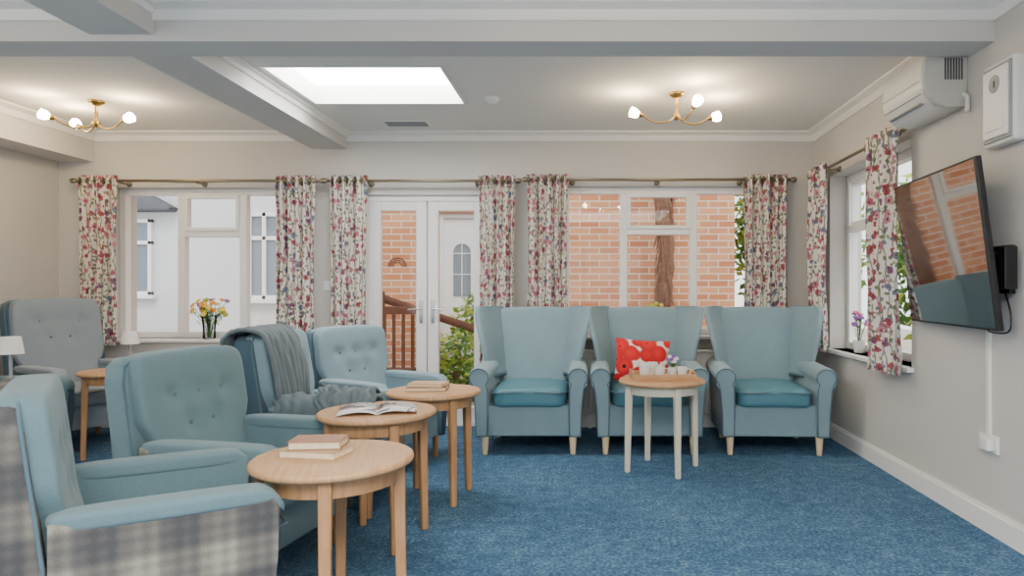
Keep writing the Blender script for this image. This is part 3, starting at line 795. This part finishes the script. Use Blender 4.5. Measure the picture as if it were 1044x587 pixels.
prism('roof', [(9.35, 2.85), (12, 4.6), (12, 4.75), (9.3, 2.98)], 'yz', -12, -5.2, M['slate'], e)
def extwin(x0, x1, z0, z1, y, cols=1, tr=True):
    fr = [((x0, y-.06, z0), (x0+.05, y, z1)), ((x1-.05, y-.06, z0), (x1, y, z1)), ((x0, y-.06, z0), (x1, y, z0+.05)), ((x0, y-.06, z1-.05), (x1, y, z1)), ((x0-.05, y-.1, z0-.05), (x1+.05, y, z0))]
    for i in range(1, cols):
        xm = x0+(x1-x0)*i/cols; fr.append(((xm-.025, y-.06, z0), (xm+.025, y, z1)))
    if tr: fr.append(((x0, y-.06, z1-.35), (x1, y, z1-.3)))
    boxes('window_frame', fr, M['upvc'], e, .004)
    boxes('window_pane', [((x0+.02, y-.03, z0+.02), (x1-.02, y-.012, z1-.02))], M['extglass'], e)
extwin(-6.6, -6.05, 1.1, 2.15, 9.5, 2); extwin(-4.32, -3.9, 1.05, 2.15, 8.7, 2)
boxes('drainpipe', [((-5.32, 9.42, 0), (-5.24, 9.5, 2.9))], M['slate'], e)
prism('porch_gable', [(-6.9, 2.3), (-6.3, 2.62), (-5.7, 2.3), (-5.75, 2.25), (-6.85, 2.25)], 'xz', 9.3, 9.5, M['slate'], e)

e = empty('garden_fence', (0, 0, 0))
L = []
for x in (-2.6, -2.12, -1.62, -1.1): L.append(((x-.04, 6.9, -.04), (x+.04, 6.98, 1.15 if x < -1.5 else .8)))
for z in (.30, .92): L.append(((-2.75, 6.86, z), (-1.6, 6.9, z+.08)))
for i in range(11): L.append(((-2.55+i*.095, 6.87, .3), (-2.515+i*.095, 6.89, .95)))
for z in (.12, .40): L.append(((-1.62, 6.87, z), (-.6, 6.9, z+.08)))
boxes('boards', L, M['fence'], e, .004)
prism('stair_rail', [(-2.6, 1.28), (-1.1, .78), (-1.1, .70), (-2.6, 1.20)], 'xz', 6.98, 7.04, M['fence'], e)

def foliage(name, c, rad, n, size, mat, mat2=None):
    e = empty(name, (c[0], c[1], 0)); rnd = random.Random(n)
    for mi, m_ in enumerate([mat]+([mat2] if mat2 else [])):
        bm = bmesh.new()
        for i in range(n):
            d = Vector((rnd.gauss(0, 1), rnd.gauss(0, 1), rnd.gauss(0, 1))).normalized()*rnd.random()**.35
            p = Vector((d.x*rad[0], d.y*rad[1], c[2]+d.z*rad[2]))
            if p.z < -.03: continue
            a = Vector((rnd.uniform(-1, 1), rnd.uniform(-1, 1), rnd.uniform(-.6, .9))).normalized(); s_ = a.orthogonal().normalized()
            q = size*rnd.uniform(.6, 1.2)
            bm.faces.new([bm.verts.new(p), bm.verts.new(p+a*q*.5+s_*q*.25), bm.verts.new(p+a*q), bm.verts.new(p+a*q*.5-s_*q*.25)])
        from_bm('leaves_%d' % mi, bm, m_, e)
    tube('trunk', [(0, 0, -.04), (.02, 0, c[2]*.5), (0, 0, c[2])], lambda t_: .05-.02*t_, M['bark'], e)
foliage('garden_shrub', (-1.28, 6.6, .40), (.28, .16, .40), 380, .08, M['leafy'], M['leaf'])
foliage('garden_shrub', (-1.22, 7.4, .80), (.24, .16, .30), 200, .09, M['leafy'], M['leaf'])
foliage('garden_shrub', (-.75, 6.6, .35), (.3, .2, .35), 300, .1, M['leaf'])
foliage('garden_tree', (2.7, 8.8, 1.9), (.8, .8, 1.5), 2600, .16, M['leaf'], M['leafy'])
foliage('garden_tree', (4.9, 8.2, 1.6), (1.3, 1.4, 1.5), 2200, .2, M['leaf'], M['leafy'])
foliage('garden_shrub', (-6.2, 8.6, .5), (.4, .4, .5), 500, .12, M['leaf'])
foliage('garden_tree', (4.6, 5.0, .9), (.8, 1.8, .9), 2000, .18, M['leaf'], M['leafy'])
e = empty('palm_tree', (.80, 7.2, 0))
bm = bmesh.new(); sweep(bm, [(.02*math.sin(i*.6), 0, -.04+i*.12) for i in range(26)], lambda t_: .085+.012*math.sin(t_*80), 14)
from_bm('trunk', bm, M['bark'], e)
bm = bmesh.new(); rnd = random.Random(3)
for i in range(500):
    z = rnd.uniform(.3, 3.0); a = rnd.uniform(0, 2*pi); d = Vector((math.cos(a), math.sin(a), 0)); s_ = Vector((-d.y, d.x, 0))
    p = d*.08+Vector((0, 0, z)); bm.faces.new([bm.verts.new(p+s_*.012), bm.verts.new(p-s_*.012), bm.verts.new(p+d*.05+Vector((0, 0, -.16)))])
from_bm('dead_leaf_skirt', bm, M['bark'], e)
bm = bmesh.new()
for i in range(40):
    a = rnd.uniform(0, 2*pi); el = rnd.uniform(-.2, 1.2); d = Vector((math.cos(a)*math.cos(el), math.sin(a)*math.cos(el), math.sin(el))); s_ = Vector((-math.sin(a), math.cos(a), 0))
    p = Vector((0, 0, 3.05)); bm.faces.new([bm.verts.new(p+s_*.02), bm.verts.new(p-s_*.02), bm.verts.new(p+d*.7+Vector((0, 0, -.15)))])
from_bm('fronds', bm, M['leaf'], e)

# ------------------------------------------------------------------ lights / world
w = bpy.data.worlds.new('World'); scene.world = w; w.use_nodes = True
bg = w.node_tree.nodes['Background']; bg.inputs[0].default_value = (.95, .98, 1, 1); bg.inputs[1].default_value = 2.5
def area(name, loc, sx, sy, power, rot=(0, 0, 0), col=(1, 1, 1)):
    l = bpy.data.lights.new(name, 'AREA'); l.shape = 'RECTANGLE'; l.size = sx; l.size_y = sy; l.energy = power; l.color = col
    o = bpy.data.objects.new(name, l); o.location = loc; o.rotation_euler = rot; COL.objects.link(o)
area('near_fill_light', ((SK2[0]+SK2[1])/2, (SK2[2]+SK2[3])/2, ZC+.27), 2.3, 1.8, 280, col=(1, .98, .95))  # added fill lamp above the unseen near opening, lights the whole room
s = bpy.data.lights.new('sun', 'SUN'); s.energy = 1.8; s.angle = math.radians(20); s.color = (1, .95, .88)
o = bpy.data.objects.new('sun', s); o.rotation_euler = (math.radians(38), 0, math.radians(15)); COL.objects.link(o)

cam = bpy.data.cameras.new('camera'); cam.lens = 24; cam.sensor_width = 36; cam.shift_x = -78/1044; cam.shift_y = 3.5/1044
cam.clip_start = .05
co = bpy.data.objects.new('camera', cam); co.location = (0, 0, 1.15); co.rotation_euler = (pi/2, 0, 0); COL.objects.link(co)
scene.camera = co
